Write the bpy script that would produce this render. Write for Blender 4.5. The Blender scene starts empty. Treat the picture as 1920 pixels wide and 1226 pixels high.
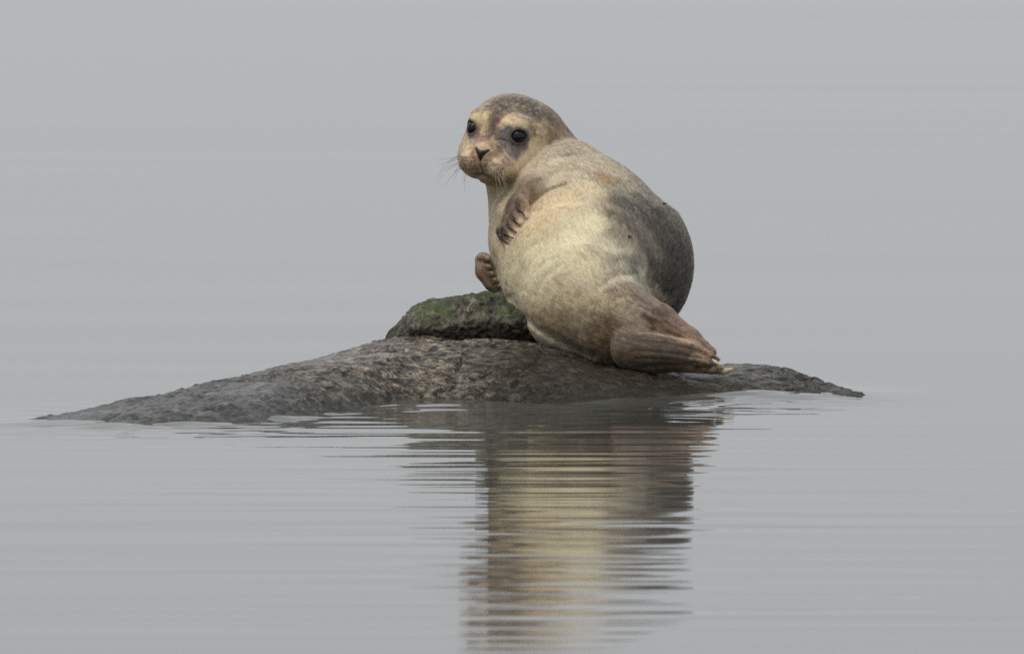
import bpy, math, random
import numpy as np
from mathutils import Vector, noise

# ------------------------------------------------------------------ camera, sky, light, exposure
SC = bpy.context.scene
COL = SC.collection
PITCH = math.radians(4.0)            # long lens looking slightly down on a flat sea
SP, CP = math.sin(PITCH), math.cos(PITCH)
DIST = 40.0                          # metres from the lens to the seal
PPM = 800.0                          # modelling units (photo pixels) per metre at the seal
ZC = (147 * CP + 147 * SP / CP * SP) / PPM
cam_d = bpy.data.cameras.new('camera')
cam_d.sensor_width = 36.0
cam_d.lens = 36.0 * DIST / (1920 / PPM)
cam_d.clip_start = 0.5
cam_d.clip_end = 20000
cam_d.dof.use_dof = True
cam_d.dof.focus_distance = DIST
cam_d.dof.aperture_fstop = 9.0
cam = bpy.data.objects.new('camera', cam_d)
COL.objects.link(cam)
cam.location = (0, -DIST * CP, ZC + DIST * SP)
cam.rotation_euler = (math.radians(90) - PITCH, 0, 0)
SC.camera = cam

SUN_EL, SUN_AZ = math.radians(58), math.radians(-130)   # high, from behind the camera's left shoulder
world = bpy.data.worlds.new('World')
SC.world = world
world.use_nodes = True
wt = world.node_tree
wt.nodes.clear()
w_out = wt.nodes.new('ShaderNodeOutputWorld')
w_bg = wt.nodes.new('ShaderNodeBackground')
w_sky = wt.nodes.new('ShaderNodeTexSky')
w_sky.sky_type = 'NISHITA'
w_sky.sun_disc = False
w_sky.sun_elevation = SUN_EL
w_sky.sun_rotation = SUN_AZ
w_sky.dust_density = 6.0
w_mix = wt.nodes.new('ShaderNodeMix')
w_mix.data_type = 'RGBA'
w_mix.inputs['Factor'].default_value = 0.95          # a closed, even cloud deck over that sky
# overcast luminance: the deck brightens from the horizon to the zenith (CIE overcast law, softened)
w_tc = wt.nodes.new('ShaderNodeTexCoord')
w_sep = wt.nodes.new('ShaderNodeSeparateXYZ')
w_clp = wt.nodes.new('ShaderNodeMath'); w_clp.operation = 'MAXIMUM'; w_clp.inputs[1].default_value = 0.0
w_lum = wt.nodes.new('ShaderNodeMath'); w_lum.operation = 'MULTIPLY_ADD'; w_lum.inputs[1].default_value = 1.1; w_lum.inputs[2].default_value = 1.0
w_deck = wt.nodes.new('ShaderNodeVectorMath'); w_deck.operation = 'SCALE'
w_deck.inputs[0].default_value = (6.04, 6.24, 6.45)
wt.links.new(w_tc.outputs['Generated'], w_sep.inputs[0])
wt.links.new(w_sep.outputs['Z'], w_clp.inputs[0])
wt.links.new(w_clp.outputs[0], w_lum.inputs[0])
wt.links.new(w_lum.outputs[0], w_deck.inputs['Scale'])
wt.links.new(w_deck.outputs[0], w_mix.inputs['B'])
wt.links.new(w_sky.outputs['Color'], w_mix.inputs['A'])
wt.links.new(w_mix.outputs['Result'], w_bg.inputs['Color'])
w_bg.inputs['Strength'].default_value = 0.1
wt.links.new(w_bg.outputs['Background'], w_out.inputs['Surface'])

sun_d = bpy.data.lights.new('sun', 'SUN')
sun_d.energy = 1.2
sun_d.angle = math.radians(35)
sun_d.color = (1.0, 0.965, 0.91)
sun = bpy.data.objects.new('sun', sun_d)
COL.objects.link(sun)
sd = Vector((math.sin(SUN_AZ) * math.cos(SUN_EL), math.cos(SUN_AZ) * math.cos(SUN_EL), math.sin(SUN_EL)))
sun.rotation_euler = sd.to_track_quat('Z', 'Y').to_euler()

SC.view_settings.view_transform = 'Standard'
SC.view_settings.look = 'None'
SC.view_settings.exposure = 0.0
SC.view_settings.gamma = 1.0
SC.view_settings.use_curve_mapping = False
SC.cycles.max_bounces = 8
SC.cycles.use_denoising = False

# ------------------------------------------------------------------ helpers
def lin(c):
    c = np.asarray(c, dtype=float) / 255.0
    return np.where(c <= 0.04045, c / 12.92, ((c + 0.055) / 1.055) ** 2.4)

W0 = 640.0          # how far behind the y=0 line the seal lies, in modelling units
def to_world(p):
    """modelling frame (right, down, away) -> metres, x right / y away / z up"""
    p = np.asarray(p, dtype=float)
    u = (p[..., 0] - 960) / PPM
    v = (613 - p[..., 1]) / PPM
    w = (p[..., 2] + W0) / PPM
    return np.stack([u, v * SP + w * CP, ZC + v * CP - w * SP], axis=-1)

def link(name, me, parent=None, mats=()):
    o = bpy.data.objects.new(name, me)
    COL.objects.link(o)
    if parent is not None:
        o.parent = parent
    for m in mats:
        me.materials.append(m)
    return o

def mesh_from(name, verts, faces, smooth=True):
    verts = np.asarray(verts, dtype=np.float32)
    me = bpy.data.meshes.new(name)
    if isinstance(faces, np.ndarray):
        n, k = faces.shape
        me.vertices.add(len(verts))
        me.vertices.foreach_set('co', verts.ravel())
        me.loops.add(n * k)
        me.loops.foreach_set('vertex_index', faces.ravel().astype(np.int32))
        me.polygons.add(n)
        me.polygons.foreach_set('loop_start', np.arange(0, n * k, k, dtype=np.int32))
        me.update(calc_edges=True)
        me.validate()
    else:
        me.from_pydata(verts.tolist(), [], faces)
        me.update()
    if smooth:
        me.polygons.foreach_set('use_smooth', np.ones(len(me.polygons), dtype=bool))
    return me

def tag(o, label=None, cat=None, group=None, kind=None):
    if label: o['label'] = label
    if cat: o['category'] = cat
    if group: o['group'] = group
    if kind: o['kind'] = kind
    return o

def set_color(me, name, cols):
    a = me.color_attributes.new(name, 'FLOAT_COLOR', 'POINT')
    rgba = np.ones((len(me.vertices), 4), dtype=np.float32)
    rgba[:, :3] = cols
    a.data.foreach_set('color', rgba.ravel())

def tube(pts, r0, r1, n=6):
    """verts / faces of a tapered tube through points"""
    pts = [Vector(p) for p in pts]
    vs, fs = [], []
    m = len(pts)
    for i, p in enumerate(pts):
        d = (pts[min(i + 1, m - 1)] - pts[max(i - 1, 0)]).normalized()
        a = d.orthogonal().normalized()
        b = d.cross(a)
        r = r0 + (r1 - r0) * i / (m - 1)
        for k in range(n):
            t = 2 * math.pi * k / n
            vs.append(tuple(p + a * math.cos(t) * r + b * math.sin(t) * r))
    for i in range(m - 1):
        for k in range(n):
            k2 = (k + 1) % n
            fs.append([i * n + k, i * n + k2, (i + 1) * n + k2, (i + 1) * n + k])
    fs.append(list(range(n))[::-1])
    fs.append([(m - 1) * n + k for k in range(n)])
    return vs, fs

class NT:
    """tiny node-tree helper"""
    def __init__(self, name):
        self.m = bpy.data.materials.new(name)
        self.m.use_nodes = True
        self.t = self.m.node_tree
        self.b = self.t.nodes['Principled BSDF']
        self.out = self.t.nodes['Material Output']
    def n(self, typ, **kw):
        nd = self.t.nodes.new(typ)
        for k, v in kw.items():
            if k in nd.inputs: nd.inputs[k].default_value = v
            else: setattr(nd, k, v)
        return nd
    def l(self, a, b): self.t.links.new(a, b)
    def ramp(self, src, stops):
        r = self.n('ShaderNodeValToRGB')
        e = r.color_ramp.elements
        while len(e) < len(stops): e.new(0.5)
        for el, (p, c) in zip(e, stops):
            el.position = p
            el.color = (c, c, c, 1) if not hasattr(c, '__len__') else (*c, 1)
        self.l(src, r.inputs['Fac'])
        return r.outputs['Color']
    def mix(self, fac, a, b, mode='MIX'):
        x = self.n('ShaderNodeMix', data_type='RGBA', blend_type=mode)
        for s, key in ((fac, 'Factor'), (a, 'A'), (b, 'B')):
            if hasattr(s, 'links'): self.l(s, x.inputs[key])
            elif key == 'Factor': x.inputs[key].default_value = s
            else: x.inputs[key].default_value = (*s, 1)
        return x.outputs['Result']
    def noise(self, vec, scale, detail=4, rough=0.6, dist=0.0):
        x = self.n('ShaderNodeTexNoise', Scale=scale, Detail=detail, Roughness=rough, Distortion=dist)
        self.l(vec, x.inputs['Vector'])
        return x.outputs['Fac']

# ------------------------------------------------------------------ implicit surfaces
def smin(a, b, k):
    h = np.clip(0.5 + 0.5 * (b - a) / k, 0, 1)
    return b + (a - b) * h - k * h * (1 - h)
def smax(a, b, k):
    return -smin(-a, -b, k)
def cone(p, a, b, r1, r2, sw=1.0):
    """capsule with two radii; sw > 1 flattens it along the depth axis"""
    a = np.array(a, dtype=np.float32); b = np.array(b, dtype=np.float32)
    s = np.array([1, 1, sw], dtype=np.float32)
    pa = (p - a) * s; ba = (b - a) * s
    h = np.clip(pa @ ba / max(float(ba @ ba), 1e-6), 0, 1)
    d = pa - h[:, None] * ba
    return np.sqrt((d * d).sum(1)) - (r1 + (r2 - r1) * h)
def ellipsoid(p, c, r):
    q = (p - np.array(c, dtype=np.float32)) / np.array(r, dtype=np.float32)
    k = np.sqrt((q * q).sum(1))
    return (k - 1) * min(r)
def chain(p, nodes, k, sw=1.0):
    d = None
    for a, b in zip(nodes[:-1], nodes[1:]):
        e = cone(p, a[:3], b[:3], a[3], b[3], sw)
        d = e if d is None else smin(d, e, k)
    return d
def seg_dist2(p, pts):
    best = None
    for a, b in zip(pts[:-1], pts[1:]):
        a = np.array(a, dtype=np.float32); b = np.array(b, dtype=np.float32)
        pa = p[:, :2] - a; ba = b - a
        h = np.clip(pa @ ba / float(ba @ ba), 0, 1)
        d = pa - h[:, None] * ba
        d = (d * d).sum(1)
        best = d if best is None else np.minimum(best, d)
    return best

def groove(p, pts, s2):
    """gaussian falloff around a polyline, evaluated only near it"""
    q = np.array(pts, dtype=np.float32); pad = 2.6 * math.sqrt(s2)
    m = np.all((p[:, :2] > q.min(0) - pad) & (p[:, :2] < q.max(0) + pad), 1)
    out = np.zeros(len(p), dtype=np.float32)
    if m.any(): out[m] = np.exp(-seg_dist2(p[m], pts) / s2)
    return out

def surface_nets(sdf, lo, hi, h, B=8):
    lo = np.array(lo, dtype=np.float32)
    nb = np.ceil((np.array(hi) - lo) / (h * B)).astype(int)
    dims = nb * B
    bi = np.stack(np.meshgrid(*[np.arange(n) for n in nb], indexing='ij'), -1).reshape(-1, 3)
    cen = lo + (bi * B + (B - 1) / 2) * h
    dc = sdf(cen.astype(np.float32))
    D = np.repeat(np.repeat(np.repeat(np.where(dc.reshape(nb) > 0, 1e3, -1e3).astype(np.float32), B, 0), B, 1), B, 2)
    act = bi[np.abs(dc) < h * B * 1.75]
    off = np.stack(np.meshgrid(*[np.arange(B)] * 3, indexing='ij'), -1).reshape(-1, 3)
    for i in range(0, len(act), 600):
        idx = (act[i:i + 600, None, :] * B + off[None]).reshape(-1, 3)
        D[idx[:, 0], idx[:, 1], idx[:, 2]] = sdf((lo + idx * h).astype(np.float32))
    S = D < 0
    cnt = np.zeros(dims - 1, dtype=np.uint8)
    corners = [(i, j, k) for i in (0, 1) for j in (0, 1) for k in (0, 1)]
    def sl(c): return tuple(slice(c[a], dims[a] - 1 + c[a]) for a in range(3))
    for c in corners: cnt += S[sl(c)]
    cells = np.argwhere((cnt > 0) & (cnt < 8))
    acc = np.zeros((len(cells), 3)); num = np.zeros(len(cells))
    for c in corners:
        for ax in range(3):
            if c[ax] == 1: continue
            c2 = list(c); c2[ax] = 1
            a = D[cells[:, 0] + c[0], cells[:, 1] + c[1], cells[:, 2] + c[2]]
            b = D[cells[:, 0] + c2[0], cells[:, 1] + c2[1], cells[:, 2] + c2[2]]
            m = (a < 0) != (b < 0)
            t = np.where(m, a / np.where(a == b, 1, a - b), 0)
            pt = np.tile(np.array(c, dtype=float), (len(cells), 1)); pt[:, ax] = t
            acc += pt * m[:, None]; num += m
    V = lo + (cells + acc / num[:, None]) * h
    idm = np.full(tuple(dims - 1), -1, dtype=np.int32)
    idm[cells[:, 0], cells[:, 1], cells[:, 2]] = np.arange(len(cells))
    Q = []
    for ax in range(3):
        s0 = [slice(None)] * 3; s1 = [slice(None)] * 3
        s0[ax] = slice(0, -1); s1[ax] = slice(1, None)
        e = np.argwhere(S[tuple(s0)] != S[tuple(s1)])
        b, c = (ax + 1) % 3, (ax + 2) % 3
        ok = (e[:, b] > 0) & (e[:, c] > 0) & (e[:, b] < dims[b] - 1) & (e[:, c] < dims[c] - 1)
        e = e[ok]
        ins = S[e[:, 0], e[:, 1], e[:, 2]]
        q = []
        for db, dcc in ((-1, -1), (0, -1), (0, 0), (-1, 0)):
            f = e.copy(); f[:, b] += db; f[:, c] += dcc
            q.append(idm[f[:, 0], f[:, 1], f[:, 2]])
        q = np.stack(q, 1)
        q[~ins] = q[~ins][:, ::-1]
        Q.append(q)
    return V, np.concatenate(Q)

# ------------------------------------------------------------------ vectorised gradient noise
_rng = np.random.RandomState(7)
_perm = np.concatenate([_rng.permutation(256)] * 3)
_grad = _rng.normal(size=(256, 3)); _grad /= np.linalg.norm(_grad, axis=1)[:, None]
def perlin(p):
    p = np.asarray(p, dtype=float)
    i = np.floor(p).astype(int); f = p - i
    u = f * f * f * (f * (f * 6 - 15) + 10)
    i &= 255
    out = 0
    for dx in (0, 1):
        for dy in (0, 1):
            for dz in (0, 1):
                g = _grad[_perm[_perm[_perm[i[:, 0] + dx] + i[:, 1] + dy] + i[:, 2] + dz]]
                d = f - np.array([dx, dy, dz])
                wgt = (u[:, 0] if dx else 1 - u[:, 0]) * (u[:, 1] if dy else 1 - u[:, 1]) * (u[:, 2] if dz else 1 - u[:, 2])
                out = out + wgt * (g * d).sum(1)
    return out
def fbm(p, octaves=4, gain=0.5):
    p = np.asarray(p, dtype=float)
    s, a = 0, 1.0
    for k in range(octaves):
        s = s + a * perlin(p * 2 ** k + 17.3 * k)
        a *= gain
    return s

# ------------------------------------------------------------------ boulder (height over the water)
ROWPM = PPM * SP            # photo rows per metre of depth on the water
#        px    ridge  waterline  depth front->ridge
BK = np.array([
    (-60, 803, 797, .08), (0, 793, 796, .08), (45, 786, 795, .11), (95, 779, 795, .18), (200, 762, 795, .36), (240, 750, 795, .42), (280, 750, 795, .45),
    (330, 737, 794, .50), (480, 705, 788, .62), (560, 684, 780, .66),
    (690, 652, 764, .66), (760, 637, 752, .56), (850, 634, 754, .52), (900, 635, 754, .50), (960, 638, 755, .46), (1000, 646, 755, .42), (1040, 660, 755, .40),
    (1100, 676, 754, .38), (1150, 684, 752, .38), (1200, 688, 750, .38), (1300, 691, 747, .36), (1350, 688, 746, .36), (1380, 684, 746, .36),
    (1450, 690, 746, .36), (1490, 698, 747, .34), (1570, 725, 748, .22), (1610, 738, 749, .10), (1650, 746, 749, .05), (1670, 790, 750, .2), (1700, 840, 750, .2), (1780, 850, 750, .2)], dtype=float)
_fx = np.arange(-100, 1850, 10.0)
def _sm(col):
    v = np.interp(_fx, BK[:, 0], col)
    return np.convolve(np.pad(v, 3, mode='edge'), np.ones(7) / 7, 'valid')
_yf = _sm((760 - BK[:, 2]) / ROWPM)
_dp = _sm(BK[:, 3])
_zr = (760 - _sm(BK[:, 1]) - ROWPM * (_yf + _dp)) / (PPM * CP)
def rock_front(x):
    return np.interp(x * PPM + 960, _fx, _yf)
CRACKS = [([(-.15, .17), (-.125, .24), (-.11, .33)], .012, .007), ([(-.70, -.47), (-.66, -.44), (-.63, -.43)], .016, .014), ([(-.95, -.62), (-.90, -.5), (-.86, -.3)], .008, .006),
          ([(-.48, -.28), (-.36, -.22), (-.27, -.1)], .008, .006), ([(-.34, .1), (-.22, .16), (-.05, .19)], .007, .005), ([(.0, .15), (.06, .25), (.07, .4)], .008, .006), ([(.55, .35), (.68, .42), (.8, .4)], .006, .005)]
def rock_z(x, y, detail=True):
    px = x * PPM + 960
    yf = np.interp(px, _fx, _yf); dp = np.interp(px, _fx, _dp); zr = np.interp(px, _fx, _zr)
    t = (y - yf) / dp
    zz = np.maximum(zr, 0.004)
    rise = zz * (1 - np.abs(1 - np.clip(t, 0, 1)) ** 3.6) + np.minimum(zr - 0.004, 0)
    z = np.where(t < 0, rise + np.maximum(zz, .03) * 2.3 * t * 1.2, np.where(t > 1, rise - (zz + .05) * (t - 1) ** 2 * 1.3, rise))
    z = np.maximum(z, -0.6)
    P = np.stack([x, y, np.zeros_like(x)], 1)
    z = z + 0.014 * fbm(P * np.array([5, 4, 1]), 2) * np.clip(0.4 + zz * 8, 0, 1)
    if detail:
        wp = np.stack([fbm(P * 9 + 31, 2), fbm(P * 9 + 57, 2), np.zeros_like(x)], 1) * .05
        q2 = P + wp * .25
        for pts, dep, wd in CRACKS:
            z = z - dep * groove(q2, pts, wd ** 2)
        r = 1 - np.abs(fbm((P + wp) * np.array([11, 15, 1]) + 3.1, 3)) * 2.2
        patchy = np.clip(.75 + 1.5 * fbm(P * 3.5 + 71, 2), .25, 1.7)
        z = z + 0.011 * (r - .55) * patchy + 0.0075 * fbm((P + wp) * np.array([40, 52, 1]) + 9.0, 3) * patchy
    return z

gx = np.arange(-1.36, 1.12, 0.005); gy = np.arange(-1.25, 1.9, 0.005)
GX, GY = np.meshgrid(gx, gy, indexing='ij')
GZ = rock_z(GX.ravel(), GY.ravel()).reshape(GX.shape)
nx_, ny_ = GX.shape
ii = (np.arange(nx_ - 1)[:, None] * ny_ + np.arange(ny_ - 1)[None]).ravel()
quads = np.stack([ii, ii + ny_, ii + ny_ + 1, ii + 1], 1)
keep = (GZ.ravel()[quads].max(1) > -0.3)
me = mesh_from('boulder', np.stack([GX.ravel(), GY.ravel(), GZ.ravel()], 1), quads[keep])

# wet, coarse granite
M = NT('wet_granite')
tc = M.n('ShaderNodeTexCoord').outputs['Object']
n_big = M.noise(tc, 5, 4, .6)
mpr = M.n('ShaderNodeMapping'); mpr.inputs['Scale'].default_value = (.8, 1, 1.3); M.l(tc, mpr.inputs['Vector'])
n_mid = M.noise(mpr.outputs[0], 46, 6, .72, .7)
n_fine = M.noise(tc, 170, 4, .7)
n_grain = M.n('ShaderNodeTexVoronoi', Scale=120.0); M.l(tc, n_grain.inputs['Vector'])
dark = M.ramp(n_mid, [(.40, (.006, .0055, .005)), (.50, (.030, .028, .024)), (.58, (.085, .079, .070)), (.70, (.17, .16, .14))])
ochre = M.ramp(n_mid, [(.40, (.012, .010, .008)), (.48, (.075, .060, .040)), (.56, (.24, .19, .13)), (.68, (.44, .37, .27))])
sep = M.n('ShaderNodeSeparateXYZ'); M.l(tc, sep.inputs[0])
dist = M.n('ShaderNodeVectorMath', operation='DISTANCE'); dist.inputs[1].default_value = (-.10, .55, .08); M.l(tc, dist.inputs[0])
patch = M.n('ShaderNodeMath', operation='MULTIPLY_ADD'); M.l(n_big, patch.inputs[0]); patch.inputs[1].default_value = -.9; M.l(dist.outputs['Value'], patch.inputs[2])
pm = M.ramp(patch.outputs[0], [(0.0, 1.0), (.16, .55), (.36, .10)])
pm2 = M.mix(1.0, pm, M.ramp(n_fine, [(.36, .15), (.6, 1.0)]), 'MULTIPLY')
colr = M.mix(pm2, dark, ochre)
gr = M.ramp(n_grain.outputs['Color'], [(.0, .72), (1, 1.35)])
colr = M.mix(1.0, colr, gr, 'MULTIPLY')
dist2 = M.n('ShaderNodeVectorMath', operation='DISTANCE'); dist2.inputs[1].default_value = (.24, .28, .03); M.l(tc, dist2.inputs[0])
dark_patch = M.n('ShaderNodeMath', operation='MULTIPLY_ADD'); M.l(n_big, dark_patch.inputs[0]); dark_patch.inputs[1].default_value = -.35; M.l(dist2.outputs['Value'], dark_patch.inputs[2])  # ragged patch of near-black brown around one point of the rock
colr = M.mix(M.ramp(dark_patch.outputs[0], [(0.0, .85), (.10, .6), (.22, 0.0)]), colr, M.mix(n_fine, (.005, .0045, .003), (.034, .025, .013)))
alg = M.ramp(sep.outputs['Z'], [(.0, 1.0), (.035, .0)])           # tide line: dark slime where it stays wet
colr = M.mix(M.mix(1.0, alg, (.6, .6, .6), 'MULTIPLY'), colr, (.020, .019, .014))
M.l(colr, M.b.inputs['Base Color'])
M.l(M.ramp(n_big, [(.38, .16), (.62, .42)]), M.b.inputs['Roughness'])
mr = M.n('ShaderNodeMapRange'); mr.inputs['From Min'].default_value = -.75; mr.inputs['From Max'].default_value = -.05; mr.inputs['To Min'].default_value = .60; mr.inputs['To Max'].default_value = .13; M.l(sep.outputs['X'], mr.inputs['Value'])
M.l(mr.outputs[0], M.b.inputs['Specular IOR Level'])
b1 = M.n('ShaderNodeBump', Strength=1.0, Distance=.007); M.l(n_mid, b1.inputs['Height'])
b2 = M.n('ShaderNodeBump', Strength=1.0, Distance=.004); M.l(n_fine, b2.inputs['Height']); M.l(b1.outputs[0], b2.inputs['Normal'])
M.l(b2.outputs[0], M.b.inputs['Normal'])
MAT_ROCK = M.m
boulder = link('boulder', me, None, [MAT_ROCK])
tag(boulder, 'long low wet granite boulder rising from the water beneath the seal', 'boulder')

# ------------------------------------------------------------------ mossy slab that lies on the boulder
def slab_sdf(p):
    def plane(n, c):
        n = np.array(n, dtype=np.float32); n /= np.linalg.norm(n)
        return (p - np.array(c, dtype=np.float32)) @ n
    d = plane((-.74, -.62, -.12), (768, 600, -20))
    for n, c in (((-.27, -.95, -.08), (835, 565, 0)), ((0.0, -1, .05), (900, 553, 20)), ((0, 1, 0), (880, 660, 0)),
                 ((-.12, -.55, -.83), (880, 572, -62)), ((-.05, .62, -.78), (880, 606, -90)), ((1, 0, 0), (1020, 600, 0)),
                 ((0, -.2, .95), (880, 600, 110)), ((-.97, .15, -.2), (741, 632, 0))):
        d = smax(d, plane(n, c), 11)
    d = d - 7.0 * fbm(p / 36.0, 3).astype(np.float32)
    return d
sv, sf = surface_nets(slab_sdf, (715, 520, -140), (1060, 700, 150), 2.5)
sn = fbm(sv / 17.0, 4)
sv2 = to_world(sv)
slab_o = sv2.mean(0); slab_o[2] = sv2[:, 2].min()
me = mesh_from('slab', sv2 - slab_o, sf)
nrm = np.empty(len(me.vertices) * 3); me.vertices.foreach_get('normal', nrm)
co = (sv2 - slab_o) + nrm.reshape(-1, 3) * ((1 - np.abs(sn) * 2 - .4) * .009)[:, None]
me.vertices.foreach_set('co', co.astype(np.float32).ravel()); me.update()
M = NT('mossy_granite')
tc = M.n('ShaderNodeTexCoord').outputs['Object']
n_mid = M.noise(tc, 32, 5, .7, .5); n_fine = M.noise(tc, 160, 4, .7); n_moss = M.noise(tc, 17, 5, .65, .6)
stone = M.ramp(n_mid, [(.34, (.014, .012, .009)), (.50, (.070, .060, .044)), (.66, (.24, .215, .165))])
geo = M.n('ShaderNodeNewGeometry'); sepn = M.n('ShaderNodeSeparateXYZ'); M.l(geo.outputs['Normal'], sepn.inputs[0])
sepo = M.n('ShaderNodeSeparateXYZ'); M.l(tc, sepo.inputs[0])
mm = M.n('ShaderNodeMath', operation='MULTIPLY_ADD'); M.l(sepn.outputs['Z'], mm.inputs[0]); mm.inputs[1].default_value = .24; M.l(n_moss, mm.inputs[2])
mossf = M.ramp(mm.outputs[0], [(.59, 0.0), (.74, .92)])
moss = M.ramp(n_fine, [(.3, (.010, .022, .004)), (.7, (.085, .125, .022))])
colr = M.mix(mossf, stone, moss)
sl = M.n('ShaderNodeMath', operation='MULTIPLY_ADD'); M.l(n_moss, sl.inputs[0]); sl.inputs[1].default_value = -.05; M.l(sepo.outputs['Z'], sl.inputs[2])
low_dark = M.ramp(sl.outputs[0], [(.02, 1.0), (.075, 0.0)])  # stone colour darkens towards its bottom
colr = M.mix(M.mix(1.0, low_dark, (.75, .75, .75), 'MULTIPLY'), colr, (.016, .014, .010))
M.l(colr, M.b.inputs['Base Color'])
M.b.inputs['Roughness'].default_value = .75
b1 = M.n('ShaderNodeBump', Strength=.9, Distance=.006); M.l(n_mid, b1.inputs['Height'])
b2 = M.n('ShaderNodeBump', Strength=.9, Distance=.003); M.l(n_fine, b2.inputs['Height']); M.l(b1.outputs[0], b2.inputs['Normal'])
M.l(b2.outputs[0], M.b.inputs['Normal'])
slab = link('mossy_stone', me, None, [M.m])
slab.location = slab_o
tag(slab, 'flat mossy stone lying on top of the boulder beside the seal', 'stone')

# ------------------------------------------------------------------ water: one sheet to the horizon
rs = np.random.RandomState(11)
def grow(a, step, end, f=1.18):
    out = [a]
    while abs(out[-1]) < end:
        step *= f
        out.append(out[-1] + step)
    return out
xs = np.array([-v for v in grow(1.5, .02, 6000)][::-1] + list(np.arange(-1.48, 1.49, .018)) + grow(1.5, .02, 6000))
ys = np.array([-v for v in grow(8.0, .02, 6000, 1.3)][::-1] + list(np.arange(-7.99, -1.0, .011)) + list(np.arange(-1.0, 1.2, .008))
              + list(np.arange(1.2, 22, .035)) + grow(22.0, .04, 9000, 1.2))
WX, WY = np.meshgrid(xs, ys, indexing='ij')
X, Y = WX.ravel(), WY.ravel()
def waves(n, l0, l1, spread, rms):
    z = 0
    lam = np.exp(rs.uniform(np.log(l0), np.log(l1), n))
    ang = rs.normal(0, spread, n)
    ph = rs.uniform(0, 2 * np.pi, n)
    s = rms * np.sqrt(2.0 / n)
    out = np.zeros_like(X)
    for L, a, f in zip(lam, ang, ph):
        k = 2 * np.pi / L
        out += s / k * np.sin(k * (Y * math.cos(a) + X * math.sin(a)) + f)
    return out
P = np.stack([X, Y, np.zeros_like(X)], 1)
near = (np.abs(X) < 1.9) & (Y > -9) & (Y < 1.25)
env_mid = np.where(near, 1.0, 0.0)
sx = np.clip((1.9 - np.abs(X)) / .4, 0, 1) * np.clip((Y + 8.6) / .5, 0, 1) * np.clip((1.15 - Y) / 1.1, 0, 1)
far_fade = np.clip((30 - np.abs(Y)) / 10, 0, 1) * np.clip((6 - np.abs(X)) / 3, 0, 1)
dfront = np.maximum(rock_front(X) - Y, 0.0)
lump = np.ones_like(X)
lump[near] = np.clip(1.0 + 1.3 * fbm(P[near] * np.array([.9, 1.6, 1]) + 5, 2), .25, 2.2)
calm = np.clip(1.15 - dfront / 14.0, .6, 1.15)
fan = .10 + .90 * np.exp(-((X - .02) / (.66 + .03 * dfront)) ** 2)          # ripples fan out from the seal's stretch of shore
farlump = np.ones_like(X)
vis = (np.abs(X) < 2.5) & (np.abs(Y) < 26)
farlump[vis] = np.clip(.8 + 2.2 * fbm(P[vis] * np.array([.35, .22, 1]) + 90, 2), .1, 2.5)
Z = waves(40, .45, 3.2, .09, .0028) * far_fade * farlump
Z += waves(48, .062, .33, .10, .0142) * sx * env_mid * lump * calm * fan
rockx = np.clip((X + 1.25) / .35, 0, 1) * np.clip((.92 - X) / .25, 0, 1)
Z += waves(46, .045, .20, .38, .070) * sx * env_mid * np.exp(-(dfront + np.maximum(Y - rock_front(X) - .22, 0)) / .27) * rockx * np.where(Y < 1.2, 1, 0)
Z += (.008 * np.exp(-((X + .20) / .24) ** 2 - ((Y - .02) / .16) ** 2) + .017 * np.exp(-((X - .60) / .24) ** 2 - ((Y - .30) / .22) ** 2)
      + .007 * np.exp(-((X + .95) / .2) ** 2 - ((Y + .6) / .15) ** 2))
edge = near & (np.abs(rock_front(X) - Y) < .5) & (rockx > 0)
Z[edge] += .010 * rockx[edge] * fbm(P[edge] * np.array([4.5, 9, 1]) + 23, 3) * np.exp(-((rock_front(X[edge]) - Y[edge]) / .16) ** 2)      # wash lapping at the foot of the rock
nx_, ny_ = WX.shape
ii = (np.arange(nx_ - 1)[:, None] * ny_ + np.arange(ny_ - 1)[None]).ravel()
me = mesh_from('water', np.stack([X, Y, Z], 1), np.stack([ii, ii + ny_, ii + ny_ + 1, ii + 1], 1))
M = NT('sea_water')
M.b.inputs['Base Color'].default_value = (.055, .055, .048, 1)
M.b.inputs['Roughness'].default_value = .035
M.b.inputs['IOR'].default_value = 1.333
water = link('water', me, None, [M.m])
tag(water, 'calm grey sea under an overcast sky', 'water', kind='structure')

# ------------------------------------------------------------------ the seal
# head frame
HC = np.array([955, 255, 50.0])
Fv = np.array([-.42, .17, -.89]); Fv /= np.linalg.norm(Fv)
Rv = np.array([.89, .18, -.40]); Rv -= Fv * (Rv @ Fv); Rv /= np.linalg.norm(Rv)
Uv = np.cross(Rv, Fv)
if Uv[1] > 0: Uv = -Uv
HM = np.stack([Rv, Uv, Fv], 0).astype(np.float32)
def head_pt(r, u, f):
    return HC + Rv * r + Uv * u + Fv * f
EYES = []
for s in (-1, 1):
    n = np.array([s * .52, .18, .83]); n /= np.linalg.norm(n)
    EYES.append((np.array([s * 45.0, 25.0, 62.0]), n))

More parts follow.
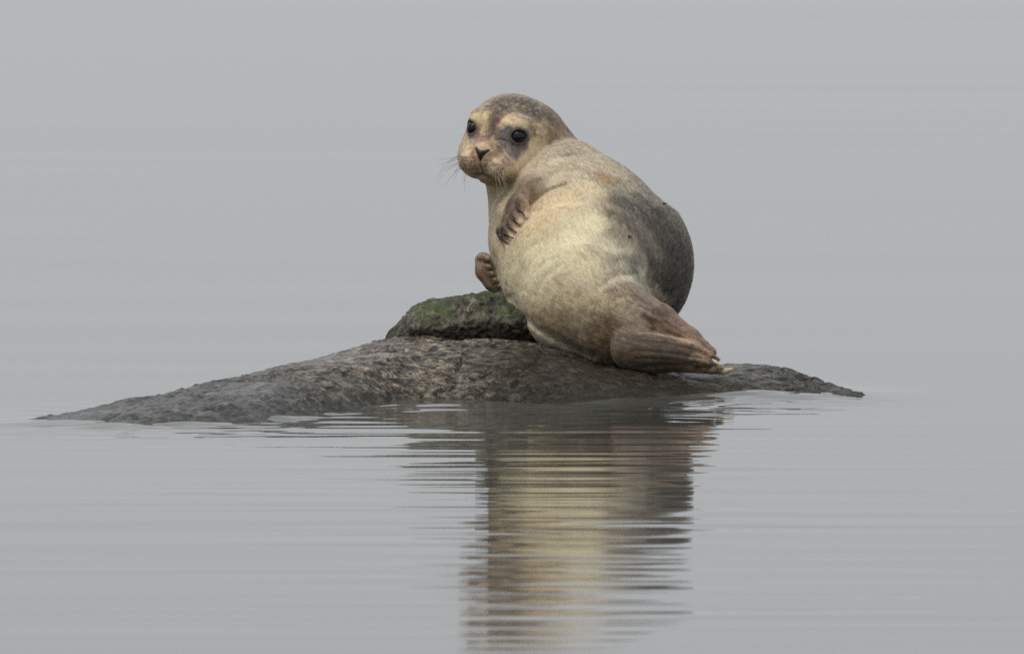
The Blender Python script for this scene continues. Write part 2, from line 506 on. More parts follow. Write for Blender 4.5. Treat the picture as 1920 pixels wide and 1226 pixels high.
TORSO = [(1010, 318, 75, 74), (1042, 357, 62, 102), (1088, 420, 35, 141), (1140, 492, 5, 168)]
SHOULDER = [(1078, 305, 38, 48), (1042, 318, -2, 43), (1006, 347, -28, 38), (966, 398, -26, 33), (958, 450, -8, 34)]
CHEST = [(1034, 445, 60, 119), (1082, 503, -25, 151)]
REAR = [(1112, 505, -20, 142), (1100, 560, -128, 116), (1160, 612, -218, 79), (1205, 622, -258, 56)]
HIND_UP = [(1180, 592, -240, 60), (1236, 606, -285, 38), (1296, 636, -312, 21), (1338, 660, -320, 9)]
HIND_LO = [(1186, 656, -305, 39), (1240, 663, -335, 36), (1298, 668, -345, 30), (1322, 676, -345, 20)]
TOES = [[(1300, 686, -350, 14), (1338, 693, -352, 9), (1360, 697, -350, 6), (1376, 693, -346, 3.5)], [(1310, 660, -348, 13), (1334, 667, -352, 8), (1348, 674, -350, 5)], [(1306, 674, -364, 13), (1332, 681, -366, 8), (1350, 687, -362, 4.5), (1358, 690, -358, 3)]]
CREASES = [   # polyline in (right, down), groove depth, half width; carved into the side that faces -depth
    ([(996, 378), (1012, 364), (1034, 352), (1062, 342)], 7, 5),
    ([(958, 556), (975, 585), (1010, 617), (1060, 645), (1115, 668)], 5, 7),
    ([(1128, 538), (1160, 515), (1195, 517), (1222, 542), (1240, 575)], 2.8, 11),
    ([(1140, 495), (1180, 487), (1215, 505), (1240, 545)], 1.6, 11),
    ([(1160, 462), (1200, 468), (1230, 500), (1250, 548)], 1.2, 10),
    ([(1040, 292), (1075, 287), (1115, 300), (1150, 322)], 3.0, 8),
    ([(1160, 560), (1190, 548), (1222, 566)], 3.5, 8),
    ([(1195, 590), (1212, 606), (1222, 622)], 6, 6),
    ([(985, 545), (1000, 512), (1030, 486)], 2.2, 7),
    ([(1003, 552), (1020, 522), (1052, 496)], 2.2, 7),
    ([(960, 500), (985, 470), (1015, 452)], 1.6, 9),
    ([(1005, 395), (1050, 378), (1100, 372)], 2.0, 9),
]
RIDGES = [
    ([(1135, 520), (1165, 500), (1200, 503), (1230, 530)], .8, 11),
    ([(1150, 475), (1190, 472), (1225, 492)], .7, 11),
    ([(1045, 303), (1080, 298), (1120, 310)], 2.0, 8),
]
def sdf_head(p):
    q = (p - HC.astype(np.float32)) @ HM.T
    d = ellipsoid(q, (0, 5, -6), (86, 83, 88))
    d = smin(d, cone(q, (0, -4, 50), (0, -14, 98), 46, 30), 24)
    for s in (-1, 1):
        d = smin(d, cone(q, (s * 25, -29, 88), (s * 31, -31, 106), 23, 22.5), 7)
        d = smin(d, cone(q, (s * 44, -36, 30), (s * 30, -34, 62), 44, 34), 22)
        d = smin(d, ellipsoid(q, (s * 38, 46, 52), (24, 18, 22)), 16)
    d = smin(d, ellipsoid(q, (0, -4, 113), (22, 19, 15)), 8)
    d = smin(d, cone(q, (0, -50, 68), (0, -51, 87), 30, 21), 12)
    # mouth line and the groove under the nose
    d = smax(d, -cone(q, (-22, -50, 122), (0, -43, 128), 4.0, 4.0), 5)
    d = smax(d, -cone(q, (22, -50, 122), (0, -43, 128), 4.0, 4.0), 5)
    d = smax(d, -cone(q, (0, -14, 133), (0, -46, 129), 2.6, 2.6), 4)
    for c, n in EYES:
        d = smin(d, np.sqrt(((q - c.astype(np.float32)) ** 2).sum(1)) - 19, 10)
        e = (c + n * 15).astype(np.float32)
        lens = smax(ellipsoid(q, e + np.array([0, 6.5, 0], dtype=np.float32), (17.5, 18.5, 17)), ellipsoid(q, e - np.array([0, 6.0, 0], dtype=np.float32), (17.5, 18.5, 17)), 2)
        d = smax(d, -lens, 1.8)
    # ear hole
    d = smax(d, -(np.sqrt(((q - np.array([80, 12, 4], dtype=np.float32)) ** 2).sum(1)) - 4.5), 4)
    return d
def sdf_torso(p):
    d = smin(chain(p, TORSO, 30), chain(p, CHEST, 40), 45)
    d = smin(d, chain(p, REAR, 26), 15)
    d = smin(d, chain(p, SHOULDER, 14), 16)
    front = np.clip((60 - p[:, 2]) / 40, 0, 1)
    for pts, a, s in CREASES:
        d = d + a * groove(p, pts, s * s) * front
    for pts, a, s in RIDGES:
        d = d - a * groove(p, pts, s * s) * front
    return d
def sdf_neck(p):
    return smin(chain(p, [(968, 268, 62, 70), (985, 320, 78, 72), (990, 400, 90, 75)], 20), chain(p, [(1000, 252, 75, 66), (1042, 306, 85, 66)], 20), 20)
def sdf_hind(p):
    a = chain(p, HIND_UP, 10, 1.25)
    b = chain(p, HIND_LO, 10, 1.35)
    # toes along the free ends
    for t in TOES:
        b = smin(b, chain(p, t, 3), 1.6)
    a = a + 4 * groove(p, [(1205, 596), (1245, 618), (1320, 652)], 22) - 2.5 * groove(p, [(1212, 588), (1255, 606), (1310, 638)], 20)
    b = b + 2.0 * groove(p, [(1200, 690), (1250, 684), (1300, 684)], 16) - 2.5 * groove(p, [(1190, 626), (1250, 632), (1300, 645)], 20)
    for pts in ([(1205, 640), (1260, 646), (1318, 660)], [(1190, 658), (1250, 661), (1318, 672)], [(1195, 672), (1250, 674), (1312, 681)]):
        b = b + 1.8 * groove(p, pts, 7)
    for pts in ([(1190, 568), (1230, 590), (1290, 628)], [(1200, 605), (1235, 624), (1270, 634)]):
        a = a + 2.6 * groove(p, pts, 12)
    b = b + 4 * groove(p, [(1326, 664), (1336, 672), (1346, 676)], 6) + 3 * groove(p, [(1322, 684), (1345, 688)], 5)
    return a, b
# fore flippers; depth values sit on the chest surface
FA = -72.0
PALM = [(1030, 338, -38, 26), (998, 350, -62, 25), (974, 384, -62, 23), (950, 428, -48, 17)]
DIGITS = [((979, 372, -86), (988, 401, -92), 12, 9), ((966, 390, -84), (977, 413, -90), 10, 8), ((957, 406, -80), (968, 429, -84), 10, 7.5),
          ((948, 420, -74), (961, 443, -78), 9, 7.5), ((938, 430, -64), (953, 461, -68), 10, 8)]
PALM2 = [(905, 486, -8, 16), (909, 507, -10, 17), (924, 528, -10, 15.5), (946, 549, -6, 11)]
DIGITS2 = [((900, 480, -18), (913, 481, -24), 7, 6), ((907, 497, -21), (915, 498, -25), 5, 4.5), ((912, 510, -21), (921, 511, -25), 5, 4.5),
           ((920, 522, -20), (928, 523, -24), 5, 4.5), ((929, 534, -18), (936, 534, -22), 4.5, 4.5)]
def sdf_flip(p, palm, digits):
    d = chain(p, palm, 12, 1.2)
    e = None
    for a, b, r1, r2 in digits:
        c = cone(p, a, b, r1, r2)
        e = c if e is None else smin(e, c, 1.0)
    return smin(d, e, 2.2)
PARTS = [
    ('torso', sdf_torso, None),
    ('neck', sdf_neck, ((860, 160, -60), (1110, 520, 200))),
    ('head', sdf_head, ((840, 140, -120), (1090, 390, 180))),
    ('hind', lambda p: smin(*sdf_hind(p), 3), ((1090, 500, -420), (1400, 730, -160))),
    ('fore', lambda p: sdf_flip(p, PALM, DIGITS), ((900, 290, -140), (1080, 490, 20))),
    ('fore_far', lambda p: sdf_flip(p, PALM2, DIGITS2), ((870, 450, -70), (985, 590, 50))),
]
def part_d(p, i):
    name, f, box = PARTS[i]
    if box is None: return f(p)
    d = np.full(len(p), 60.0, dtype=np.float32)
    m = np.all((p > np.array(box[0])) & (p < np.array(box[1])), 1)
    if m.any(): d[m] = np.minimum(f(p[m]), 60)
    return d
def seal_sdf(p):
    d = part_d(p, 0)
    hd = smin(part_d(p, 1), part_d(p, 2), 20)
    d = smin(d, hd, 4.5)
    box = PARTS[3][2]
    m = np.all((p > np.array(box[0])) & (p < np.array(box[1])), 1)
    if m.any():
        a, b = sdf_hind(p[m])
        d[m] = smin(smin(d[m], a, 16), b, 11)
    d = smin(d, part_d(p, 4), 5)
    d = smin(d, part_d(p, 5), 6)
    return d
bv, bf = surface_nets(seal_sdf, (850, 145, -400), (1400, 725, 260), 2.0)
bv32 = bv.astype(np.float32)

# ---- coat colours: colour samples pinned to points on the skin, spread over it by distance
def surf(px, py, i=None):
    w = np.arange(-420, 250, 1.5, dtype=np.float32)
    p = np.stack([np.full_like(w, px), np.full_like(w, py), w], 1)
    d = seal_sdf(p) if i is None else part_d(p, i)
    k = np.argmax(d < 0.5)
    if d[k] >= .5: k = np.argmin(d)
    return np.array([px, py, w[k]])
COAT = {
 0: [(1080,440,208,198,166),(1040,480,202,193,160),(1000,520,196,186,155),(1110,415,212,202,170),(955,500,196,184,155),(1050,560,182,168,138),(1100,500,196,184,152),
     (1060,380,208,190,155),(1110,350,200,186,158),(1005,410,205,186,150),(960,440,190,172,140),(1040,302,190,177,152),(1090,296,178,166,144),(1070,278,170,158,138),(1110,305,186,173,150),(1140,312,182,168,144),(1170,328,176,166,146),(1195,342,152,142,126),(1218,352,136,128,114),
     (1138,328,158,134,104),(1165,332,145,128,106),(1160,345,150,140,122),(1200,385,122,114,104),(1240,420,104,97,88),(1275,480,84,77,70),(1262,540,80,72,65),(1185,400,128,120,108),(1292,500,80,74,67),
     (1150,385,160,148,124),(1170,430,142,133,116),(1150,462,192,182,156),(1200,478,138,132,118),(1180,465,172,164,144),(1225,500,112,104,94),(1210,505,176,170,150),(1240,520,100,92,84),(1255,400,110,103,94),
     (1225,362,128,120,108),(1285,440,100,93,84),(1190,495,120,114,104),(1160,490,160,150,130),(1230,540,178,168,148),(1245,565,150,140,122),
     (1100,600,128,113,90),(1080,640,120,105,84),(1030,600,156,140,112),(990,575,182,168,138),(1130,560,158,142,114),(1060,600,140,124,98),(1130,620,116,98,76),(1140,650,112,94,72),
     (1190,530,186,178,158),(1160,525,172,160,136),(1000,622,186,176,154),(1050,655,160,150,130),(1100,675,120,110,95),(970,585,200,190,168),(1270,580,76,68,62),(1020,545,188,176,146),(1000,460,204,192,160)],
 2: [(940,245,108,101,98),(950,262,114,107,103),(962,272,116,109,104),(972,278,122,114,108),(960,286,128,118,110),(982,270,124,115,108),(991,256,120,112,106),(955,234,108,101,98),(980,236,116,108,102),(938,258,118,108,103),(999,262,196,170,130),(988,284,198,172,132),(976,298,196,168,130),(930,262,152,126,102),(930,246,112,86,66),(944,225,180,152,116),(966,226,198,172,134),(985,240,190,165,128),(880,225,120,112,104),(900,240,130,112,98),(960,182,112,97,82),(1000,198,108,95,82),(930,192,124,106,86),(1030,215,114,100,86),(895,200,140,118,92),(927,222,100,77,58),(919,240,104,80,60),(928,208,112,92,72),(905,256,158,130,102),(958,224,196,171,134),(980,232,186,160,124),
     (902,214,202,178,136),(884,215,192,168,128),(1005,270,200,174,134),(1012,240,176,152,118),(995,225,150,130,105),(900,272,190,158,124),(915,275,176,144,112),(922,306,190,164,132),(872,302,172,143,114),(885,296,180,150,120),(908,332,150,128,102),(925,340,154,132,106),
     (1035,255,140,114,84),(1045,232,128,106,80),(1060,245,112,95,76),(1025,235,165,142,112),(957,278,128,114,104),(968,292,138,120,104),(935,282,164,138,112),(940,302,152,124,98),(975,300,196,168,130),(955,318,186,160,124),
     (875,262,196,170,130),(880,248,150,132,115),(890,218,190,165,128),(870,280,188,160,124),(990,300,196,170,132),(968,238,112,104,100),(903,235,172,142,108),(912,262,160,134,106),(1022,200,118,104,90),(1000,182,112,99,86)],
 1: [(935,362,168,148,114),(945,395,186,166,130),(960,350,150,122,90),(1050,250,120,102,78),(1075,262,118,106,90),(928,385,190,172,140),(1000,320,150,124,92),(965,335,160,134,102)],
 3: [(1180,570,116,94,74),(1232,598,132,106,86),(1160,620,108,88,68),(1200,655,98,79,62),(1280,660,92,74,58),(1295,636,164,134,108),(1260,625,140,112,90),(1335,672,158,130,102),(1366,691,205,190,152),(1240,680,86,70,56),(1320,660,150,122,98),(1205,580,126,102,82),(1345,690,120,98,76),(1215,560,138,114,92)],
 4: [(1025,335,186,166,138),(1010,340,172,148,120),(995,342,158,132,106),(985,356,146,120,96),(965,380,118,94,74),(945,410,112,88,68),(987,400,196,166,136),(975,411,192,162,130),(966,428,186,156,126),(960,442,180,150,118),(952,462,176,144,112),(935,432,98,76,58),(990,375,176,148,118)],
 5: [(905,475,160,132,106),(895,490,140,114,92),(918,482,178,146,116),(905,510,128,104,82),(920,500,104,82,62),(928,525,92,72,54),(940,545,70,54,42),(925,512,120,96,74)],
}
def idw(pts, ctr, cols, power=3.6, soft=5.0):
    out = np.zeros((len(pts), 3)); wsum = np.zeros(len(pts))
    for c, k in zip(ctr, cols):
        d2 = ((pts - c) ** 2).sum(1) + soft * soft
        wgt = d2 ** (-power / 2)
        out += wgt[:, None] * k; wsum += wgt
    return out / wsum[:, None]
def albedo(c):
    L = lin(c)
    m = L.mean(-1, keepdims=True)
    return L * (m / .5) ** .10 * 1.01

dists = np.stack([part_d(bv32, i) for i in range(6)], 1)
wg = np.exp(-np.clip(dists, -2, 60) / np.array([5, 6, 5, 6, 2.2, 2.2]))
wg[:, 1] *= .8
wg /= wg.sum(1)[:, None]
jit = np.stack([fbm(bv / 14 + 40, 2), fbm(bv / 14 + 80, 2), fbm(bv / 14 + 120, 2)], 1) * 7
coat = np.zeros((len(bv), 3))
for i in COAT:
    ctr = np.array([surf(a[0], a[1], i) for a in COAT[i]])
    cols = albedo(np.array([a[2:] for a in COAT[i]]))
    if i >= 3: cols = (cols * .95 + cols.mean(1, keepdims=True) * .05) * .70
    if i == 0: cols = cols * np.interp(cols.mean(1), [.10, .22], [.92, 1.0])[:, None]
    m = wg[:, i] > .01
    coat[m] += wg[m, i:i + 1] * idw(bv[m] + jit[m], ctr, cols)
def stroke(i, pts, rad, col, alpha=.8):
    global coat
    smp = []
    for a, b in zip(pts[:-1], pts[1:]):
        n_ = max(2, int(math.hypot(b[0] - a[0], b[1] - a[1]) / 3))
        smp += [surf(a[0] + (b[0] - a[0]) * k / n_, a[1] + (b[1] - a[1]) * k / n_, i) for k in range(n_ + 1)]
    if len(pts) == 1: smp = [surf(*pts[0], i)]
    smp = np.array(smp)
    m = np.nonzero(np.all((bv > smp.min(0) - rad * 3) & (bv < smp.max(0) + rad * 3), 1) & (wg[:, i] > .2))[0]
    if not len(m): return
    q = bv[m] + jit[m] * (1.3 if i == 0 else .35)
    d2 = np.min([((q - c) ** 2).sum(1) for c in smp], 0)
    f = (np.exp(-(d2 / rad ** 2) ** 1.5) * alpha * np.clip(wg[m, i] * 1.5, 0, 1))[:, None]
    k = np.array([1, 1, 1, .68, .85, .85])[i]
    coat[m] = coat[m] * (1 - f) + albedo(np.array([col]))[0] * k * f
H = 2
stroke(H, [(935, 182), (965, 178), (1000, 190), (1030, 210)], 16, (76, 65, 54), .8)
stroke(H, [(915, 192), (950, 196), (985, 202), (1010, 212)], 11, (84, 71, 59), .75)
stroke(H, [(934, 200), (928, 222), (918, 242)], 8, (84, 63, 47), .85)
stroke(H, [(918, 242), (906, 256)], 6, (120, 92, 70), .7)
stroke(H, [(948, 218), (966, 221), (986, 228)], 8, (204, 182, 144), .85)
stroke(H, [(890, 210), (906, 211)], 8, (208, 188, 148), .85)
stroke(H, [(908, 225), (904, 240)], 5, (190, 164, 126), .7)
stroke(H, [(939, 249), (950, 239), (968, 235), (986, 243), (990, 258)], 7, (98, 93, 91), .9)
stroke(H, [(945, 256), (956, 268), (970, 276), (984, 268)], 9, (112, 106, 102), .9)
stroke(H, [(957, 280), (968, 287)], 8, (122, 113, 106), .85)
stroke(H, [(944, 277), (952, 286), (962, 298)], 3.5, (186, 162, 130), .8)
stroke(H, [(934, 272), (940, 288)], 5, (142, 114, 92), .7)
stroke(H, [(884, 250), (894, 252)], 4, (120, 112, 106), .7)
stroke(H, [(935, 254), (950, 256)], 2.6, (58, 52, 50), .85)
stroke(H, [(895, 272), (906, 268), (916, 274)], 6, (196, 168, 134), .8)
stroke(H, [(873, 268), (871, 284)], 6, (198, 176, 138), .8)
stroke(H, [(905, 300), (920, 296), (935, 302), (930, 316), (912, 316)], 9, (194, 172, 142), .75)
stroke(H, [(872, 292), (868, 304), (880, 308)], 7, (178, 152, 124), .7)
stroke(H, [(1002, 258), (1000, 275), (985, 292), (965, 312), (948, 322)], 10, (202, 180, 140), .85)
stroke(H, [(1015, 230), (1020, 245)], 6, (186, 164, 130), .7)
stroke(H, [(1030, 235), (1036, 255), (1028, 272)], 7, (112, 86, 60), .75)
stroke(H, [(1040, 222), (1046, 230)], 5, (176, 154, 124), .6)
stroke(H, [(1003, 238), (1004, 250)], 2.2, (70, 60, 50), .8)
stroke(H, [(905, 328), (925, 338), (945, 336)], 8, (150, 124, 94), .7)
fl = np.clip((fbm(bv / 5.5 + 210, 2) - .10) * 5, 0, 1) * wg[:, 2] * np.clip((215 - bv[:, 1]) / 12, 0, 1)
coat = coat * (1 - .42 * fl[:, None]) + albedo(np.array([[168, 150, 126]]))[0] * .42 * fl[:, None]
# toes: pale pads, dark webs
for q in ((988, 399), (977, 411), (968, 427), (959, 440), (952, 462)): stroke(4, [q], 6.5, (236, 208, 174), .9)
for a, b in (((968, 378), (973, 392)), ((956, 396), (962, 408)), ((948, 412), (955, 424)), ((940, 425), (946, 436)), ((932, 430), (936, 446))): stroke(4, [a, b], 4.5, (74, 58, 46), .75)
stroke(4, [(1006, 334), (1014, 330)], 5, (120, 104, 90), .6)
stroke(4, [(985, 350), (992, 362), (990, 380)], 5, (182, 156, 126), .6)
stroke(4, [(962, 362), (950, 388), (940, 412)], 6, (96, 76, 60), .6)
for q in ((914, 481), (919, 497), (925, 510), (932, 522)): stroke(5, [q], 5, (200, 170, 138), .85)
for q in ((916, 490), (921, 504), (928, 517), (936, 529)): stroke(5, [q], 4, (46, 36, 28), .8)
stroke(5, [(894, 485), (897, 505), (912, 528), (930, 544)], 5, (150, 122, 98), .7)
# hind flippers: pale leading edges and ridges, dark strokes along the grooves
stroke(3, [(1200, 624), (1225, 625), (1260, 631), (1305, 644), (1330, 657)], 3.2, (186, 160, 130), .75)
for pts in ([(1205, 640), (1260, 646), (1318, 660)], [(1190, 658), (1250, 661), (1318, 672)], [(1195, 672), (1250, 674), (1312, 681)], [(1190, 568), (1230, 590), (1290, 628)]): stroke(3, pts, 3, (66, 52, 41), .6)
stroke(3, [(1185, 645), (1240, 650), (1300, 660)], 10, (96, 77, 61), .7)
stroke(3, [(1195, 678), (1250, 682), (1310, 688)], 9, (72, 58, 46), .75)
stroke(3, [(1210, 590), (1230, 606), (1225, 620)], 6, (70, 55, 43), .7)
stroke(3, [(1232, 606), (1262, 618), (1300, 634)], 5, (172, 142, 116), .7)
stroke(3, [(1190, 555), (1220, 568), (1250, 590)], 7, (104, 84, 68), .7)
stroke(3, [(1340, 690), (1374, 694)], 6, (216, 200, 164), .9)
stroke(3, [(1332, 668), (1362, 688)], 4, (206, 186, 150), .85)
stroke(3, [(1328, 672), (1340, 680)], 3, (52, 42, 34), .8)
stroke(0, [(1030, 322), (1052, 312), (1085, 312), (1120, 322)], 5, (146, 132, 112), .5)
stroke(0, [(1060, 283), (1095, 288), (1130, 304)], 5, (150, 138, 118), .5)
stroke(0, [(1020, 372), (1060, 358), (1110, 352)], 6, (206, 178, 138), .5)
stroke(0, [(1000, 392), (1045, 386), (1085, 388)], 4, (164, 146, 116), .45)
stroke(0, [(1165, 372), (1205, 392), (1240, 425), (1262, 470), (1268, 530)], 24, (80, 74, 67), .85)
stroke(0, [(1200, 362), (1245, 398), (1280, 445), (1294, 500), (1280, 560)], 14, (76, 70, 63), .8)
stroke(0, [(1150, 395), (1185, 418), (1212, 450), (1232, 490), (1250, 530)], 13, (92, 86, 77), .75)
stroke(0, [(1120, 605), (1140, 585), (1150, 630)], 14, (104, 88, 68), .6)
stroke(0, [(1160, 480), (1195, 488), (1218, 510), (1232, 545)], 5, (112, 105, 94), .55)
stroke(0, [(1150, 545), (1185, 533), (1215, 552)], 8, (108, 88, 70), .6)
stroke(0, [(1140, 600), (1150, 640), (1160, 670)], 12, (106, 86, 66), .6)
stroke(0, [(960, 572), (985, 605), (1020, 635), (1065, 660)], 6, (206, 196, 172), .8)
stroke(0, [(1000, 590), (1040, 622), (1090, 650)], 7, (118, 102, 80), .55)
# irregular faint spots on hip and belly
spot = np.clip((fbm(bv / 17 + 150, 3) - .12) * 4, 0, 1) * wg[:, 0] * np.clip((bv[:, 1] - 380) / 150, 0, 1)
coat *= (1 - .28 * spot)[:, None]
# the back, turned away from the photo, is the same grey as the flank
backness = np.clip((bv[:, 2] - 120) / 50, 0, 1) * np.clip((bv[:, 1] - 250) / 60, 0, 1) * wg[:, 0] * np.clip((bv[:, 0] - 960) / 80, 0, 1)
coat = coat * (1 - backness[:, None]) + lin((92, 85, 77)) * backness[:, None]
# lie of the hair: nose to tail, drawn out into fine streaks
SPINE = np.array([(965, 250, 50), (1000, 310, 70), (1060, 390, 40), (1120, 480, 0), (1110, 560, -125), (1170, 615, -220), (1240, 640, -290), (1370, 690, -338)], float)
vflow = np.zeros((len(bv), 3)); vw_ = np.zeros(len(bv))
for a, b in zip(SPINE[:-1], SPINE[1:]):
    wt_ = 1 / (((bv - (a + b) / 2) ** 2).sum(1) / 4000 + .2) ** 2
    vflow += wt_[:, None] * (b - a) / np.linalg.norm(b - a); vw_ += wt_
vflow /= vw_[:, None]
vflow = vflow * wg[:, [0, 1, 3]].sum(1)[:, None] - Fv * wg[:, 2:3] + np.array([-.5, .85, -.1]) * wg[:, 4:5] + np.array([-.5, -.85, 0]) * wg[:, 5:6]
vflow /= np.linalg.norm(vflow, axis=1)[:, None] + 1e-6
def streaks(scale, reach, n, off):
    v = np.mean([perlin((bv + vflow * t) / scale + off) for t in np.linspace(-reach, reach, n)], 0)
    return v / v.std()
st1 = streaks(2.8, 7, 7, 31.0); st2 = streaks(7.0, 22, 9, 77.0)
# speckle of a young common seal: soft dark mottling, stronger on the grey back
mot = np.clip(fbm(bv / 9 + 11, 3) * 1.6, -1, 1)
lumi = coat.mean(1)
amp_ = np.interp(lumi, [.08, .2, .45], [.17, .09, .035])
coat *= np.exp(np.clip(st1, -2.2, 2.2) * amp_ + np.clip(st2, -2.2, 2.2) * amp_ * .8)[:, None]
coat *= (1 + mot * np.interp(lumi, [.08, .3, .5], [.30, .14, .04]) * (1 + wg[:, 2] * 1.3))[:, None]
# whisker spots on the lip pads, in rows
pj = np.random.RandomState(5)
hq = (bv - HC) @ HM.T
for s in (-1, 1):
    for row in range(5):
        for c in range(6):
            sp = np.array([s * (12 + c * 6.0 + (row % 2) * 2.4), -18 - row * 5.6 - c * .8, 0]) + np.append(pj.uniform(-1.3, 1.3, 2), 0)
            r2 = ((hq[:, :2] - sp[:2]) ** 2).sum(1)
            f = np.exp(-r2 / 3.4) * (hq[:, 2] > 80)
            coat *= (1 - .85 * f)[:, None]
# dark lip line, groove under the nose, lid rims
f = np.exp(-((np.abs(hq[:, 0]) / 24) ** 2)) * np.exp(-((hq[:, 1] + 48 + np.abs(hq[:, 0]) * .3) / 3.2) ** 2) * (hq[:, 2] > 88)
coat = coat * (1 - .85 * f[:, None])
f = np.exp(-(hq[:, 0] / 2.4) ** 2) * ((hq[:, 1] < -12) & (hq[:, 1] > -46) & (hq[:, 2] > 95))
coat = coat * (1 - .7 * f[:, None])
for c, n in EYES:
    rr = np.sqrt((((hq - (c + n * 12)) / np.array([19, 15, 19])) ** 2).sum(1))
    f = np.clip(1.35 - rr, 0, .35) / .35
    coat = coat * (1 - f[:, None] * .8) + lin((62, 56, 54)) * f[:, None] * .8
coat = coat * (1 + (np.array([1.015, 1.0, .975]) - 1) * wg[:, [0]])
coat = np.clip(coat, .004, .88)

wv = to_world(bv)
seal_o = np.array([wv[:, 0].mean(), wv[:, 1].mean(), wv[:, 2].min()])
me = mesh_from('seal_body', wv - seal_o, bf)
set_color(me, 'coat', coat)
seal = bpy.data.objects.new('seal', None)
seal.empty_display_size = .1
COL.objects.link(seal)
seal.location = seal_o
tag(seal, 'young spotted grey and cream seal lying on the boulder, looking back at the camera', 'seal')

M = NT('seal_fur')
at = M.n('ShaderNodeAttribute', attribute_name='coat')
tc = M.n('ShaderNodeTexCoord').outputs['Object']
mp = M.n('ShaderNodeMapping'); mp.inputs['Rotation'].default_value = (.2, .75, .3); mp.inputs['Scale'].default_value = (1, 1, .35); M.l(tc, mp.inputs['Vector'])
hn = M.noise(mp.outputs[0], 420, 3, .7); hn2 = M.noise(mp.outputs[0], 150, 4, .7, .3)
c = M.mix(1.0, at.outputs['Color'], M.ramp(hn, [(.3, .84), (.7, 1.14)]), 'MULTIPLY')
c = M.mix(1.0, c, M.ramp(hn2, [(.3, .86), (.7, 1.12)]), 'MULTIPLY')
M.l(c, M.b.inputs['Base Color'])
M.b.inputs['Roughness'].default_value = .62
M.b.inputs['Specular IOR Level'].default_value = .3
M.b.inputs['Sheen Weight'].default_value = .15
bp = M.n('ShaderNodeBump', Strength=.5, Distance=.002); M.l(hn2, bp.inputs['Height'])
M.l(bp.outputs[0], M.b.inputs['Normal'])
MAT_FUR = M.m
body = link('body', me, seal, [MAT_FUR])

# ---- short fur: thin tapered hairs lying along the body
rf = np.random.RandomState(3)
NH = 95000
nb_ = np.empty(len(me.vertices) * 3); me.vertices.foreach_get('normal', nb_); nb_ = nb_.reshape(-1, 3)
# normals back into the modelling frame
nm = np.stack([nb_[:, 0], -(nb_[:, 1] * SP + nb_[:, 2] * CP), nb_[:, 1] * CP - nb_[:, 2] * SP], 1)
ok = np.ones(len(bv), bool)
for c, n in EYES:
    ok &= (((hq - (c + n * 12)) / np.array([21, 17, 21])) ** 2).sum(1) > 1
ok &= ~((np.abs(hq[:, 0]) < 14) & (hq[:, 1] > -21) & (hq[:, 1] < 8) & (hq[:, 2] > 100))
ok &= ~((np.abs(hq[:, 0]) < 46) & (hq[:, 1] > -54) & (hq[:, 1] < -10) & (hq[:, 2] > 84) & (np.linalg.norm(hq, axis=1) < 160))
sel = rf.choice(np.nonzero(ok)[0], NH)
base = bv[sel]; nn_ = nm[sel]
gw = wg[sel]
flow = vflow[sel].copy()
flow -= nn_ * (flow * nn_).sum(1)[:, None]
flow /= np.linalg.norm(flow, axis=1)[:, None] + 1e-6
flow0 = flow.copy()
flow += .35 * np.stack([fbm(base / 22 + 200, 2), fbm(base / 22 + 300, 2), fbm(base / 22 + 400, 2)], 1) + rf.normal(0, .11, (NH, 3))
flow -= nn_ * (flow * nn_).sum(1)[:, None]
flow /= np.linalg.norm(flow, axis=1)[:, None] + 1e-6
side = np.cross(nn_, flow)
base = base + side * rf.uniform(-1.2, 1.2, NH)[:, None] + flow * rf.uniform(-1.2, 1.2, NH)[:, None]
hl = gw @ np.array([10.0, 8.0, 4.5, 5.0, 3.0, 3.0]) * rf.uniform(.7, 1.25, NH)
lift = hl * (.05 + .09 * rf.uniform(0, 1, NH))
hw = gw @ np.array([.6, .55, .42, .5, .4, .4]) * rf.uniform(.7, 1.3, NH)
b0 = base - nn_ * .4
tri = np.stack([b0 + side * hw[:, None], b0 - side * hw[:, None], base + flow * hl[:, None] + nn_ * lift[:, None]], 1).reshape(-1, 3)
hcol = coat[sel] * 1.18
dk = np.interp(hcol.mean(1), [.06, .3, .55], [.36, .20, .10])
hcol = np.clip(hcol * np.exp(rf.normal(0, 1, NH) * dk)[:, None], .004, .85)
fm = mesh_from('fur', to_world(tri) - seal_o, np.arange(NH * 3).reshape(-1, 3))
set_color(fm, 'coat', np.repeat(hcol, 3, 0))
fn = nb_[sel] * .9
fd = to_world(base + flow) - to_world(base); fd /= np.linalg.norm(fd, axis=1)[:, None]
fn = fn - fd * .12 + rf.normal(0, .05, (NH, 3)); fn /= np.linalg.norm(fn, axis=1)[:, None]
fm.normals_split_custom_set_from_vertices(np.repeat(fn, 3, 0).astype(np.float32))
M = NT('hair')
at = M.n('ShaderNodeAttribute', attribute_name='coat'); M.l(at.outputs['Color'], M.b.inputs['Base Color'])
M.b.inputs['Roughness'].default_value = .55
M.b.inputs['Specular IOR Level'].default_value = .25
trn = M.n('ShaderNodeBsdfTranslucent'); M.l(at.outputs['Color'], trn.inputs['Color'])
mxs = M.n('ShaderNodeMixShader'); mxs.inputs[0].default_value = .2
M.l(M.b.outputs[0], mxs.inputs[1]); M.l(trn.outputs[0], mxs.inputs[2]); M.l(mxs.outputs[0], M.out.inputs['Surface'])   # light passes through thin hair
fur = link('fur', fm, seal, [M.m])
fur['kind'] = 'stuff'

